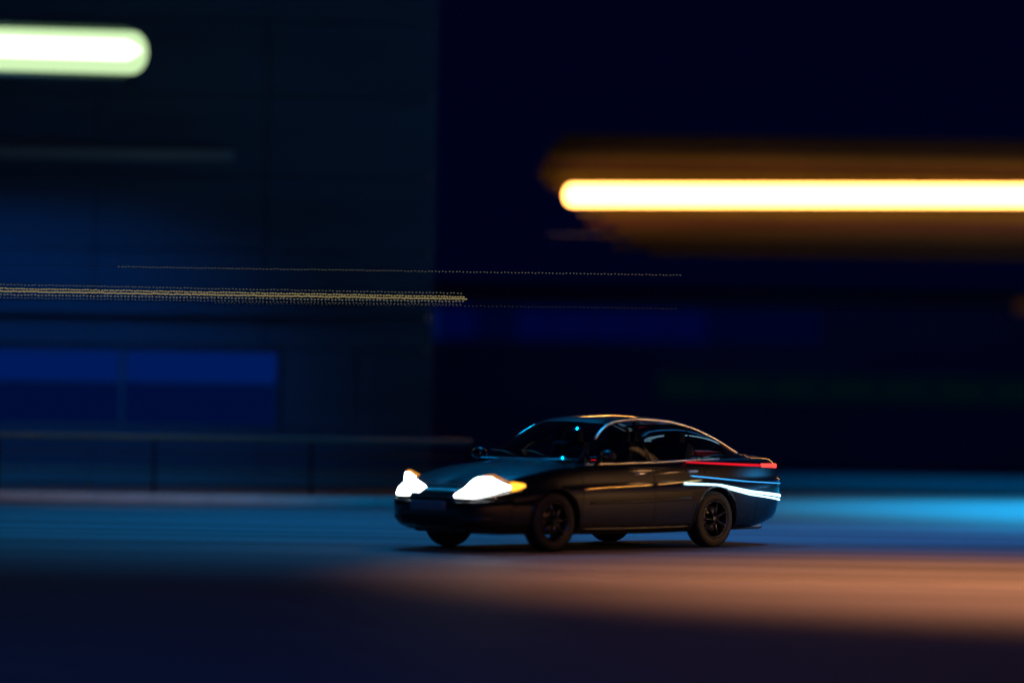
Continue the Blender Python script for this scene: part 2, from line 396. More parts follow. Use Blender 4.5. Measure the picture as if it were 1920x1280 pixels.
dotted_streak((-60, 543), (876, 559), DS, .024, .0105, 'brightest light streak at the middle of the yellow bulb band', M['bulb'], ln=1.5)
dotted_streak((-60, 550), (872, 564), DS, .040, .008, 'second lowest dotted light streak of the yellow bulb band', M['streak_bulb_dim'])
dotted_streak((-60, 556), (866, 570), DS, .040, .005, 'lowest dim dotted light streak of the yellow bulb band', M['streak_bulb_dim'])
dotted_streak((400, 567), (1270, 578), DS, .046, .0032, 'faintest light streak of bulbs, lowest of all and crossing the middle', M['streak_bulb_dim'])

# --- unseen lamps outside the picture that make the pools, plus added fill lights
def unseen_lamp(name, head, base, label, cat, m, hs=(.7, .28, .12)):
    h = Vector(head); b = Vector(base); root = empty(name, (b.x, b.y, 0)); tag(root, label, cat)
    hl = h - Vector((b.x, b.y, 0))
    bm = BM(); tube(bm, [(0, 0, 0), (0, 0, hl.z * .6), (0, 0, hl.z - .5), hl * .2 + Vector((0, 0, hl.z * .8 + .05)), hl + Vector((0, 0, .05))], [.11, .08, .06, .05, .04], 12); obj('pole', bm, M['dark_metal'], root, True)
    bm = BM(); box(bm, hl + Vector((0, 0, .06)), hs, .03); obj('lamp_head', bm, M['dark_metal'], root)
    bm = BM(); box(bm, hl + Vector((0, 0, -.012)), (hs[0] * .8, hs[1] * .8, .02), .004); obj('lens', bm, m, root)
    return root
sl = unseen_lamp('unseen_lamp', (4.7, 22.6, 9.5), (9.5, 21, 0), 'orange street lamp above the road, out of the top of the picture', 'street lamp', M['orange_lamp'])
spot('lamp_light', (4.7, 22.6, 9.3), (5.1, 23.5, 0), 77, 1.0, (1, .37, .155), 27000, .15, sl)
bl = unseen_lamp('unseen_flood', (13, 50, 13), (20, 50, 0), 'blue flood light on a mast at right, above the picture', 'flood light', M['blue_lamp'])
spot('lamp_light', (13, 50, 12.8), (13, 47.2, 0), 90, 1.0, (0, .50, 1), 120000, .2, bl)
b9 = unseen_lamp('unseen_flood', (16, 76, 17), (40, 76, 0), 'added cyan fill light before the distant building, stretching the blue pool', 'flood light', M['blue_lamp'])  # added to carry the blue pool farther back
spot('lamp_light', (16, 76, 16.8), (13, 72, 0), 78, 1.0, (0, .36, 1), 24000, .2, b9)
b5 = unseen_lamp('unseen_flood', (6.5, 36.5, 12), (17, 37, 0), 'blue flood light on a mast behind the car at right, above the picture', 'flood light', M['blue_lamp'])
spot('lamp_light', (6.5, 36.5, 11.8), (6.5, 34.6, 0), 66, 1.0, (0, .30, 1), 15000, .06, b5)
b2 = unseen_lamp('unseen_flood', (-1.5, 37, 12), (12, 46, 0), 'blue flood light reaching over the middle of the road', 'flood light', M['blue_lamp'])
spot('lamp_light', (-1.5, 37, 11.8), (-3.0, 35.6, 0), 96, 1.0, (0, .38, 1), 13000, .06, b2)
b3 = unseen_lamp('unseen_flood', (-7, 33.6, 10), (-13, 33, 0), 'added white fill light at the left kerb, above the picture', 'flood light', M['blue_lamp'])  # unseen light, added to make the kerb show
spot('lamp_light', (-7, 33.6, 9.8), (-6.2, 43.3, 0), 32, 1.0, (1, .55, .42), 1500, .2, b3)
b6 = unseen_lamp('unseen_flood', (-7, 30, 11), (-13, 30, 0), 'added teal fill light tinting the tall building at left', 'flood light', M['blue_lamp'])  # weak wash added to tint the left wall
spot('lamp_light', (-7, 30, 10.8), (-6, 50.6, 6), 100, 1.0, (.0, .34, 1), 90, 2.5, b6)
b11 = unseen_lamp('unseen_flood', (-10, 41, 9.5), (-15, 41, 0), 'added blue fill light left of the picture, facing the building foot', 'flood light', M['blue_lamp'])  # added for the blue glow low on the left wall
spot('lamp_light', (-10, 41, 9.3), (-9, 50.6, .3), 62, 1.0, (.0, .25, 1), 1300, .6, b11)
b7 = unseen_lamp('unseen_flood', (12, 66, 17), (30, 66, 0), 'added dim blue fill light facing the distant dark building', 'flood light', M['blue_lamp'])  # added to lift the distant wall from black to navy
spot('lamp_light', (12, 66, 16.8), (10, 92, 5), 110, 1.0, (.0, .04, 1), 1500, .2, b7)
b8 = unseen_lamp('unseen_flood', (-4, 12, 11), (-9, 12, 0), 'added dim blue fill light over the near road, above the picture', 'flood light', M['blue_lamp'])  # unseen fill added to turn the foreground road blue
spot('lamp_light', (-4, 12, 10.8), (-2, 17, 0), 120, 1.0, (.0, .16, 1), 1900, 1.0, b8)
# orange tubes added at right to draw lines along the car's roof and flank
for i, (X, Y, Z) in enumerate(((11, 31.5, 6.4), (17, 31.0, 6.4), (25, 31.5, 6.4))):
    r_ = unseen_lamp('unseen_lamp', (X, Y, Z), (X + .1, Y + 3, 0),
                ('nearest', 'middle', 'farthest')[i] + ' added orange tube right of the picture, for reflected lines on the car', 'street lamp', M['added_lamp_bright' if i == 0 else 'orange_lamp'], (4.6, .09, .10))
b4 = unseen_lamp('unseen_flood', (22, 26.5, 2.6), (22, 25.4, 0), 'added low warm light right of the picture, for gleams along the car', 'flood light', M['orange_lamp'], (.5, .3, .1))  # added so the car's mouldings catch a warm gleam
spot('lamp_light', (21.9, 26.6, 2.45), (1.5, 30.6, .95), 14, .6, (1, .50, .20), 6500, .12, b4)
b10 = unseen_lamp('unseen_flood', (17, 34.2, 2.6), (17, 35.4, 0), 'added low blue light right of the picture, for gleams on the car rear', 'flood light', M['blue_lamp'], (.5, .3, .1))  # added for blue gleams around the rear wheel
spot('lamp_light', (16.9, 34.2, 2.45), (2.35, 31.1, .40), 6.5, .8, (.03, .42, 1), 6000, .12, b10)
# ================================================================== CAR
M['paint'] = mat('paint', (0.0015, 0.002, 0.005), 0.35, coat=1.0, spec=0.12)
M['trim'] = mat('trim', (0.005, 0.005, 0.006), 0.45)
M['chrome'] = mat('chrome', (0.72, 0.70, 0.66), 0.38, metal=1.0)
M['gold_reflection'] = mat('gold_reflection', (0.80, 0.60, 0.22), 0.36, metal=1.0)  # yellow tone chosen for the warm reflection along the doors
M['rubber'] = mat('rubber', (0.004, 0.004, 0.0045), 0.75, bump=(90, .1))
M['alloy'] = mat('alloy', (0.035, 0.04, 0.05), 0.35, metal=1.0)
M['brake'] = mat('brake', (0.12, 0.11, 0.11), 0.45, metal=0.9)
M['seat_cloth'] = mat('seat_cloth', (0.018, 0.018, 0.022), 0.9, noise=(20, .2, (1, 1, 1)))
M['car_glass'] = glass_mat('car_glass', (.50, .56, .62))
M['mirror_glass'] = mat('mirror_glass', (.8, .8, .82), .03, metal=1)
M['plate'] = mat('plate', (.2, .2, .2), .4)
M['headlamp'] = glow('headlamp', (0.95, 1.0, 1.0), 16)
M['amber'] = glow('amber', (1.0, 0.40, 0.03), 2.6)
M['amber_dim'] = glow('amber_dim', (1.0, 0.34, 0.03), .75)
M['tail_red'] = glow('tail_red', (1.0, 0.012, 0.03), .8)
M['tail_red_hot'] = glow('tail_red_hot', (1.0, 0.05, 0.04), 2.2)
M['ice_reflection'] = glow('ice_reflection', (0.42, 0.80, 1.0), 3.2)  # emission in place of a cool reflection on the bodywork
M['ice_reflection_soft'] = glow('ice_reflection_soft', (0.05, 0.42, 1.0), 1.5)
M['lens'] = glass_mat('lens', (.95, .97, 1.0))

CAR_TH = R(45.0)
car = empty('car', (0.95, 30.05, 0), CAR_TH)
tag(car, 'black saloon car with glowing headlights driving left across the blue lit road', 'car')
A = 2.55; W = 0.885; NN = 5.2       # half length, half width, corner power
def interp(tab, x):
    if x <= tab[0][0]: return tab[0][1]
    for i in range(len(tab) - 1):
        x0, y0 = tab[i]; x1, y1 = tab[i + 1]
        if x <= x1:
            t = (x - x0) / (x1 - x0)
            def sl(k):
                if k <= 0 or k >= len(tab) - 1:
                    k = min(max(k, 1), len(tab) - 2)
                a = (tab[k][1] - tab[k - 1][1]) / (tab[k][0] - tab[k - 1][0]); b = (tab[k + 1][1] - tab[k][1]) / (tab[k + 1][0] - tab[k][0])
                return 0 if a * b <= 0 else 2 * a * b / (a + b)
            m0, m1 = sl(i) * (x1 - x0), sl(i + 1) * (x1 - x0)
            t2, t3 = t * t, t * t * t
            return (2 * t3 - 3 * t2 + 1) * y0 + (t3 - 2 * t2 + t) * m0 + (-2 * t3 + 3 * t2) * y1 + (t3 - t2) * m1
    return tab[-1][1]
# tables over distance from the nose (0 .. 4.5)
T_top = [(0, .70), (.10, .745), (.35, .82), (.8, .915), (1.15, .965), (1.25, .99), (1.6, 1.19), (1.93, 1.385), (2.1, 1.435), (2.5, 1.468), (2.95, 1.45), (3.35, 1.375), (3.7, 1.245), (4.0, 1.10), (4.12, 1.06), (4.35, 1.05), (4.46, 1.045), (4.5, 1.03)]
T_belt = [(0, .66), (.15, .70), (.5, .80), (1.0, .885), (1.4, .91), (2.3, .93), (3.3, .965), (4.0, .985), (4.4, .985), (4.5, .96)]
T_bot = [(0, .24), (.3, .20), (.6, .18), (2.2, .17), (4.0, .20), (4.5, .30)]
FR = [0, .05, .12, .20, .30, .40, .50, .58, .645, .67, .695, .76, .84, .91, .96, 1.0]
DR = [.11, .06, .035, .022, .010, .003, .0, .0, .004, -.004, .012, .018, .026, .036, .05, .075]
MP = [(0, 0), (.3, .44), (1.0, 1.20), (4.0, 4.20), (4.5, 5.10)]
def mp(x, inv=False):
    for (a, b), (d, e) in zip(MP, MP[1:]):
        if inv: a, b, d, e = b, a, e, d
        if x <= d or (d >= 4.5): 
            if x <= d: return b + (x - a) * (e - b) / (d - a)
    return b + (x - a) * (e - b) / (d - a)
T_top, T_belt, T_bot = [[(mp(x), z) for x, z in T] for T in (T_top, T_belt, T_bot)]
def plan(xc):   # half width at centred x
    return W * max(0, 1 - abs(xc / A) ** NN) ** (1 / NN)
def nrm(xc):
    y = plan(xc) / W; gx = (abs(xc / A) ** (NN - 1)) / A * (1 if xc > 0 else -1); gy = (y ** (NN - 1)) / W
    l = math.hypot(gx, gy) or 1; return gx / l, gy / l
def side(x, f):
    """left/right flank point at distance x from the nose, fraction f of the flank height: (x, |y|, z)"""
    xc = min(max(x - A, -A), A); y = plan(xc); nx, ny = nrm(xc)
    d = 0
    for i in range(len(FR) - 1):
        if f <= FR[i + 1] + 1e-9:
            t = (f - FR[i]) / (FR[i + 1] - FR[i]); d = DR[i] * (1 - t) + DR[i + 1] * t; break
    ends = abs(nx)
    d2 = d * (1 + 1.1 * ends * (1 if f > .7 else .3))
    zb, zt = interp(T_bot, x), interp(T_belt, x)
    return (xc - nx * d2, max(0.0, y - ny * d2), zb + (zt - zb) * f)
# stations: even along the outline at the ends
cuts = [round(mp(q), 5) for q in (1.20, 1.24, 1.93, 1.40, 2.38, 3.22, 3.42, 3.98, 2.44, .98, 4.02, .30, 4.08, 1.62, 3.10, 2.32)]
sts = set()
for k in range(0, 26):
    t = k / 25 * math.pi / 2; yy = math.sin(t) ** (2 / NN) if k else 0; xx = math.cos(t) ** (2 / NN) if k < 25 else 0
    sts.add(round(A - A * xx, 5)); sts.add(round(A + A * xx, 5))
x = .30
while x < 4.65: sts.add(round(x, 4)); x += .055
for c in cuts:
    sts.add(c)
sts = sorted(sts); keep = [sts[0]]
for s_ in sts[1:]:
    if s_ - keep[-1] < .006 and not (s_ in cuts) and s_ != sts[-1]: continue
    if s_ in cuts and s_ - keep[-1] < .012 and keep[-1] not in cuts and len(keep) > 1: keep[-1] = s_; continue
    keep.append(s_)
sts = keep
GROOVE = (1.22, 2.41, 3.25)
NL = len(FR); GJ = 6; RJ = 9
def deck(x):
    e = side(x, 1.0); xe, ye, ze = e
    pts = []
    top = interp(T_top, x); xc = x - A; x = mp(x, True)
    xcen = xc * (1 - (.075 * 2.1) / A) if abs(xc) > 1.6 else xc
    xcen = xc * (1 - .07 * max(0, (abs(xc) - 1.4) / .85))
    sc = min(1, ye / .3)
    y1 = ye - .03 * sc; y2 = ye - .055 * sc
    pts.append((xe, y1, ze + .010 * sc)); zg = ze + .014 * sc
    pts.append((xe, y2, zg))
    hr = max(0.0, top - .055 - zg) if .9 < x < 4.15 else 0.0
    if x < 1.2: hr = 0.0
    k = min(1, hr / .3)
    for s_ in range(1, GJ + 1):
        q = s_ / GJ
        yy = y2 - .02 * sc * q - hr * (.34 * q + .16 * q * q)
        pts.append((xe, yy, zg + hr * q))
    yr, zr = pts[-1][1], pts[-1][2]
    yr2, zr2 = yr - .028 * sc * (.4 + .6 * k), zr + .026 * k + .002
    pts.append((xe, yr2, zr2))
    bow = 0
    if 1.0 < x < 2.3: bow = -.13 * math.sin(math.pi * (x - 1.0) / 1.3)
    if 3.2 < x < 4.3: bow = .09 * math.sin(math.pi * (x - 3.2) / 1.1)
    for s_ in range(1, RJ + 1):
        q = s_ / RJ; y = yr2 * (1 - q); tt = max(top, zr2)
        pts.append((xe + (xcen - xe) * q + bow * (1 - (1 - q) ** 2), y, zr2 + (tt - zr2) * (1 - (1 - q) ** 2.3)))
    return pts
COLS = []
for x in sts:
    COLS.append([side(x, f) for f in FR] + deck(x))
NR = len(COLS[0])
jG0 = NL + 1; jG1 = NL + 1 + GJ; jR0 = jG1 + 1         # glass rows, first roof row
WH = [(1.04, .31), (3.62, .31)]; RA = .365
def part_of(i, j):
    xn = (sts[i] + sts[i + 1]) / 2; x = mp(xn, True)
    if j < NL - 1:
        f = (FR[j] + FR[j + 1]) / 2
        if x < .30: return 'front_bumper' if f < .60 else 'body'
        if x > 4.08: return 'rear_bumper' if f < .60 else 'body'
        if 1.24 < x < 2.38 and f > .12: return 'door_f'
        if 2.38 < x < 3.22 and f > .12: return 'door_r' if not (x > 3.0 and f < .55) else 'body'
        return 'body'
    if j < jG0: return 'body'
    if j < jG1:
        top = interp(T_top, xn) - .055 - (side(xn, 1)[2] + .014)
        if 1.40 < x < 2.38 and top > .06: return 'window_f'
        if 2.44 < x < 3.22: return 'window_r'
        if 3.24 < x < 3.75 and top > .14 and j < jG1: return 'quarter'
        return 'body'
    if j >= jR0:
        if 1.20 < x < 1.93: return 'windscreen'
        if 3.42 < x < 3.98: return 'rear_window'
        if x > 4.02 and x < 4.45: return 'boot_lid'
        if .06 < x < 1.20: return 'bonnet'
    return 'body'
groups = {}
for i in range(len(sts) - 1):
    for j in range(NR - 1):
        groups.setdefault(part_of(i, j), []).append((i, j))
def in_arch(p):
    if p[1] < .5: return None
    for (wx, wz) in WH:
        d = math.hypot(p[0] + A - wx, p[2] - wz)
        if d < RA: return (wx, wz, d)
    return None
def snap(p):
    a = in_arch(p)
    if not a: return p
    wx, wz, d = a
    dx, dz = p[0] + A - wx, p[2] - wz
    if d < .15: return p
    return (wx - A + dx / d * RA, p[1], wz + dz / d * RA)
def build(cells, sides, offs=0.0, thick=0.0, grow=None):
    bm = BM(); cache = {}
    def V(i, j, s):
        if abs(COLS[i][j][1]) < 1e-5: s = 1
        k = (i, j, s)
        if k not in cache:
            p = snap(COLS[i][j]) if j < NL else COLS[i][j]; cache[k] = bm.verts.new((p[0], p[1] * s, p[2]))
        return cache[k]
    for (i, j) in cells:
        raw = [COLS[i][j], COLS[i + 1][j], COLS[i + 1][j + 1], COLS[i][j + 1]]
        if j < NL and all(in_arch(p) for p in raw): continue
        for s in sides:
            q = [V(i, j, s), V(i + 1, j, s), V(i + 1, j + 1, s), V(i, j + 1, s)]
            u_ = []
            for v in q:
                if v not in u_: u_.append(v)
            if len(u_) >= 3:
                try: bm.faces.new(u_ if s > 0 else u_[::-1])
                except ValueError: pass
    bmesh.ops.remove_doubles(bm, verts=bm.verts, dist=1e-5)
    bmesh.ops.recalc_face_normals(bm, faces=bm.faces)
    # open panel edges fold inward so each panel has a rim and a dark shut line
    if thick:
        be = [e for e in bm.edges if len(e.link_faces) == 1 and max(abs(e.verts[0].co.y), abs(e.verts[1].co.y)) > 1e-4]
        bm.normal_update()
        bv = {v for e in be for v in e.verts}
        mv = {v: v.normal.copy() for v in bv}
        r = bmesh.ops.extrude_edge_only(bm, edges=be); nv = [g for g in r['geom'] if isinstance(g, bmesh.types.BMVert)]
        for v in nv:
            near = min(bv, key=lambda b: (b.co - v.co).length_squared)
            v.co -= mv[near] * thick * (1 if True else 1)
    return bm
# direction check: normals outward
def panel(name, key, sides, m, thick=.012, parent=None, inset=0.003):
    bm = build(groups[key], sides, thick=0)
    # make sure normals face outward
    c = sum((f.calc_center_median() for f in bm.faces), Vector()) / len(bm.faces)
    s = sum((f.calc_center_median() - Vector((f.calc_center_median().x * .6, 0, .55))).dot(f.normal) for f in bm.faces)
    if s < 0: bmesh.ops.reverse_faces(bm, faces=bm.faces)
    bm.normal_update()
    bv = {v for e in bm.edges if len(e.link_faces) == 1 for v in e.verts}
    # pull borders back a few mm, then extrude a rim
    mv = {}
    for v in bv:
        nb = [e.other_vert(v).co for e in v.link_edges if e.other_vert(v) not in bv]
        if nb and inset:
            d = (sum(nb, Vector()) / len(nb) - v.co)
            if d.length > 1e-6: mv[v] = d.normalized() * min(inset, d.length * .3)
    for v, d in mv.items(): v.co += d
    bm.normal_update()
    be = [e for e in bm.edges if len(e.link_faces) == 1]
    nr_ = {v: (v.co.copy(), v.normal.copy()) for v in bv}
    r = bmesh.ops.extrude_edge_only(bm, edges=be)
    for v in [g for g in r['geom'] if isinstance(g, bmesh.types.BMVert)]:
        k = min(nr_.values(), key=lambda cn: (cn[0] - v.co).length_squared); v.co -= k[1] * thick
    me = bpy.data.meshes.new(name); bm.to_mesh(me); bm.free()
    o = link(name, me, m, parent or car, True)
    try:
        me.set_sharp_from_angle(angle=R(38))
    except Exception: pass
    return o
panel('body', 'body', (1, -1), M['paint'])
panel('front_bumper', 'front_bumper', (1, -1), M['paint'])
panel('rear_bumper', 'rear_bumper', (1, -1), M['paint'])
panel('bonnet', 'bonnet', (1, -1), M['paint'])
panel('boot_lid', 'boot_lid', (1, -1), M['paint'])
panel('windscreen', 'windscreen', (1, -1), M['car_glass'], .004, inset=0)
panel('rear_window', 'rear_window', (1, -1), M['car_glass'], .004, inset=0)
doors = {}
for sd in (-1, 1):
    for key, wk in (('door_f', 'window_f'), ('door_r', 'window_r')):
        d = panel('door', key, (sd,), M['paint']); doors[(sd, key)] = d
        wp = panel('window', wk, (sd,), M['car_glass'], .004, parent=d, inset=0)
        # handle
        xh = 2.36 if key == 'door_f' else 3.22
        bm = BM(); p = side(xh, .86)
        tube(bm, [(p[0] - .09, sd * (p[1] - .01), p[2]), (p[0] - .08, sd * (p[1] + .022), p[2] + .004), (p[0] + .06, sd * (p[1] + .024), p[2] + .008), (p[0] + .08, sd * (p[1] - .01), p[2] + .008)], .011, 8)
        obj('handle', bm, M['chrome'], d, True)
    panel('quarter_window', 'quarter', (sd,), M['car_glass'], .004, inset=0)

def flank_strip(name, x0, x1, f0, f1, h0, h1, m, sd=-1, proud=.008, n=30, wob=0, parent=None, round_=True, zabs=None):
    """a solid moulding following the flank; f0->f1 is the height fraction, h the width in metres"""
    bm = BM(); rings = []
    for k in range(n + 1):
        t = k / n; x = mp(x0 + (x1 - x0) * t); f = f0 + (f1 - f0) * t
        if zabs:
            zb, zt = interp(T_bot, x), interp(T_belt, x); f = (zabs(t) - zb) / (zt - zb)
        h = h0 + (h1 - h0) * t
        if round_ and (k == 0 or k == n): h *= .35
        p = side(x, f); nx, ny = nrm(x - A); z = p[2] + wob * math.sin(k * 1.7)
        ring = []
        for (o_, dz) in ((-.012, -.5), (proud * .7, -.5), (proud, -.2), (proud, .2), (proud * .7, .5), (-.012, .5)):
            ring.append(bm.verts.new((p[0] + nx * o_, sd * (p[1] + ny * o_), z + dz * h)))
        rings.append(ring)
    for a, b in zip(rings, rings[1:]):
        for q in range(6): bm.faces.new((a[q], a[(q + 1) % 6], b[(q + 1) % 6], b[q]))
    bm.faces.new(rings[0]); bm.faces.new(rings[-1])
    return obj(name, bm, m, parent or car, True)

# roof rail mouldings and belt mouldings
def col_at(x, j):
    i = min(range(len(sts)), key=lambda k: abs(sts[k] - x)); return COLS[i][j]
for sd in (-1, 1):
    for nm, j, x0, x1, r_ in (('roof_moulding', jG1, 1.66, 3.98, .0125), ('window_moulding', NL, 1.34, 3.60, .007)):
        xs_ = [s_ for s_ in sts if mp(x0) <= s_ <= mp(x1)]
        bm = BM(); tube(bm, [(col_at(x, j)[0], sd * (col_at(x, j)[1] + .004), col_at(x, j)[2] + .004) for x in xs_], r_, 8)
        obj(nm, bm, M['chrome'], car, True)
    # strips added for the gold reflection on the doors; sill mouldings
    flank_strip('gold_glint', 1.24, 2.34, .665, .70, .018, .022, M['gold_reflection'], sd, .012)
    flank_strip('gold_glint', 2.42, 3.16, .70, .735, .022, .014, M['gold_reflection'], sd, .012)
    flank_strip('door_ridge', 1.32, 2.98, .46, .48, .03, .03, M['paint'], sd, .012)
    flank_strip('sill_moulding', 1.26, 3.00, .085, .085, .022, .022, M['trim'], sd, .012)
    # mirror
    mx, mz = 1.70, .985
    bm = BM(); v = bmesh.ops.create_icosphere(bm, subdivisions=3, radius=1)['verts']
    for q in v:
        c = q.co; c.x = c.x * .07 + (.0 if c.x < 0 else 0); c.x = min(c.x, .035); c.y *= .105; c.z *= .068
    bmesh.ops.translate(bm, vec=(mx - A, sd * (W + .10), mz + .03), verts=v)
    mo = obj('wing_mirror', bm, M['paint'], car, True)
    bm = BM(); tube(bm, [(mx - A + .02, sd * (W - .09), mz - .055), (mx - A, sd * (W + .02), mz - .01)], [.022, .018], 8); obj('stalk', bm, M['trim'], mo, True)
    bm = BM(); lathe(bm, [(.001, .0365), (.8, .0365), (1, .034)], 24, 'X'); bmesh.ops.scale(bm, vec=(1, .085, .05), verts=bm.verts); bmesh.ops.translate(bm, vec=(mx - A, sd * (W + .10), mz + .03), verts=bm.verts)
    obj('mirror_glass', bm, M['mirror_glass'], mo)
    # tail lamp, stretched along the rear shoulder to carry its red light streak
    zr = lambda t: .952 - .035 * t
    flank_strip('tail_lamp_streak', 2.93, 4.15, 0, 0, .015, .030, M['tail_red'], sd, .014, zabs=zr)
    flank_strip('tail_lamp_streak', 4.15, 4.498, 0, 0, .042, .055, M['tail_red_hot'], sd, .018, zabs=lambda t: .917 - .010 * t)
    # glowing strips stand for the blue-white reflections low on the rear quarter
    flank_strip('reflection_strip', 2.86, 3.42, 0, 0, .022, .022, M['ice_reflection'], sd, .020, zabs=lambda t: .715 - .015 * t)
    flank_strip('reflection_strip', 3.42, 4.44, 0, 0, .026, .034, M['ice_reflection'], sd, .020, zabs=lambda t: .700 - .140 * t)
    flank_strip('reflection_strip', 3.60, 4.43, 0, 0, .012, .022, M['ice_reflection'], sd, .018, zabs=lambda t: .655 - .140 * t)
    flank_strip('reflection_strip', 2.98, 4.494, 0, 0, .011, .009, M['ice_reflection_soft'], sd, .016, zabs=lambda t: .80 - .10 * t)

# outline parameter round the nose: s < 0 toward the right flank, s > 0 toward the left
def nose(sv):
    """sv = signed |y| for the front face, beyond .80 goes round the corner; returns x distance"""
    y = min(abs(sv), W * .9999); return A - A * (1 - (y / W) ** NN) ** (1 / NN)
def corner_lens(name, sd, a0, a1, lo, hi, m, proud, parent, n=26, rows=8, depth=.02):
    """a = outline angle (0 nose centre .. 90 flank middle); lo/hi = heights along it"""
    bm = BM(); G = []
    for k in range(n + 1):
        t = k / n; a = R(a0 + (a1 - a0) * t)
        x = A - A * math.cos(a) ** (2 / NN); zb, zt = interp(T_bot, x), interp(T_belt, x); row = []
        l, h = lo(t), hi(t)
        for r_ in range(rows + 1):
            q = r_ / rows; z = l + (h - l) * q; f = min(1, (z - zb) / (zt - zb)); p = side(x, f); nx, ny = nrm(x - A)
            bulge = proud * (math.sin(math.pi * max(.06, min(.94, q))) * .7 + .3) * (math.sin(math.pi * max(.05, min(.95, t))) ** .4)
            row.append(bm.verts.new((p[0] + nx * bulge, -sd * -1 * (p[1] + ny * bulge) * 1, z)))
        G.append(row)
    for k in range(n):
        for r_ in range(rows): bm.faces.new((G[k][r_], G[k + 1][r_], G[k + 1][r_ + 1], G[k][r_ + 1]))
    be = [e for e in bm.edges if len(e.link_faces) == 1]
    r = bmesh.ops.extrude_edge_only(bm, edges=be)
    for v in [g for g in r['geom'] if isinstance(g, bmesh.types.BMVert)]: v.co.x += depth * .8; v.co.y *= .985
    return obj(name, bm, m, parent, True)
def ang_of_y(y): return math.degrees(math.asin((y / W) ** (NN / 2)))
def bump_(t, a, b, c): return a + (b - a) * math.sin(math.pi * min(1, t)) ** c
for sd in (-1, 1):
    a0, a1 = (ang_of_y(.20), 61) if sd > 0 else (ang_of_y(.35), 52)
    lo = lambda t: .575 + .10 * max(0, t - .35) ** 1.3 * 1.6
    hi = lambda t: (.66 if sd > 0 else .60) + (.15 if sd > 0 else .185) * (1 - (1 - min(1, t * 1.9)) ** 2) ** .6 - .09 * max(0, t - .72) / .28
    hl = corner_lens('headlight', sd, a0, a1, lo, hi, M['headlamp'], .022, car)
    # amber turn lamp: outer tip and a brow above
    corner_lens('turn_lamp', sd, a1 + .2, a1 + 9, lambda t: .640 + .045 * t ** 1.5, lambda t: .738 - .022 * t ** 2, M['amber'], .018, hl, 8, 4)
    corner_lens('turn_lamp', sd, a0 + (a1 - a0) * .52, a1 + 5, lambda t: hi(.52 + .48 * min(1, t)) + .004, lambda t: hi(.52 + .48 * min(1, t)) + .006 + .024 * math.sin(math.pi * min(1, t * .92 + .04)), M['amber_dim'], .016, hl, 16, 3)
    corner_lens('lamp_surround', sd, a0 - 1.5, a1 + 7, lambda t: lo(t) - .022, lambda t: lo(t) - .006, M['chrome'], .012, hl, 20, 2)
    # fog lamp
    ff = corner_lens('fog_light', sd, ang_of_y(.56), ang_of_y(.74), lambda t: .30, lambda t: .37, M['trim'], .010, car, 10, 4)
    corner_lens('lens', sd, ang_of_y(.60), ang_of_y(.70), lambda t: .315, lambda t: .355, M['lens'], .016, ff, 8, 4)

# grille, lower intake, number plate, badge
def nose_box(name, y0, y1, z0, z1, m, proud, parent, n=14, depth=.03):
    bm = BM(); G = []
    for k in range(n + 1):
        y = y0 + (y1 - y0) * k / n; row = []
        for z in (z0, (z0 + z1) / 2, z1):
            xx = nose(abs(y)); zb, zt = interp(T_bot, xx), interp(T_belt, xx); p = side(xx, min(1, max(0, (z - zb) / (zt - zb)))); nx, ny = nrm(xx - A)
            row.append(bm.verts.new((p[0] + nx * proud, y, z)))
        G.append(row)
    for k in range(n):
        for r_ in range(2): bm.faces.new((G[k][r_], G[k + 1][r_], G[k + 1][r_ + 1], G[k][r_ + 1]))
    be = [e for e in bm.edges if len(e.link_faces) == 1]; r = bmesh.ops.extrude_edge_only(bm, edges=be)
    for v in [g for g in r['geom'] if isinstance(g, bmesh.types.BMVert)]: v.co.x += depth
    return obj(name, bm, m, parent, True)
gr_ = nose_box('grille', -.33, .33, .555, .660, M['trim'], .012, car)
for i in range(4): nose_box('bar', -.315, .315, .568 + i * .024, .574 + i * .024, M['chrome'] if i in (0, 3) else M['trim'], .020, gr_)
lo_ = nose_box('lower_intake', -.46, .46, .275, .375, M['dark_gap'], .006, car)
for i in range(3): nose_box('bar', -.45, .45, .292 + i * .03, .299 + i * .03, M['trim'], .013, lo_)
nose_box('number_plate', -.26, .26, .425, .525, M['plate'], .020, car)
# wipers
for yy in (.05, -.42):
    bm = BM(); tube(bm, [(1.19 - A + .20 - .06, yy, 1.005), (1.26 - A + .20 - .06, yy + .25, 1.045), (1.32 - A + .20 - .08, yy + .48, 1.06)], .008, 6); obj('wiper', bm, M['trim'], car, True)
# underbody, wheel wells
bm = BM(); box(bm, (0, 0, .26), (4.3, 1.30, .16), .03); obj('underbody', bm, M['trim'], car)
bm = BM(); box(bm, (-.06, 0, .38), (1.86, 1.60, .30), .03); obj('floor_pan', bm, M['trim'], car)
for (wx, wz) in WH:
    for sd in (-1, 1):
        bm = BM(); rings = []
        ys = [sd * .55, sd * .835]
        L_ = []
        for k in range(25):
            t = R(-14 + 208 * k / 24); L_.append([bm.verts.new((wx - A + math.cos(t) * (RA + .004), y, wz + math.sin(t) * (RA + .004))) for y in ys])
        for a, b in zip(L_, L_[1:]): bm.faces.new((a[0], b[0], b[1], a[1]))
        bm.faces.new([p[0] for p in L_])
        obj('wheel_well', bm, M['trim'], car, True)
        # arch lip
        pts = []
        for k in range(29):
            t = R(-8 + 196 * k / 28); X = wx + math.cos(t) * RA; Z = wz + math.sin(t) * RA
            zb, zt = interp(T_bot, X), interp(T_belt, X); p = side(X, max(0, (Z - zb) / (zt - zb)))
            pts.append((X - A, sd * (p[1] + .001), Z))
        bm = BM(); tube(bm, pts, .012, 8); obj('arch_lip', bm, M['paint'], car, True)
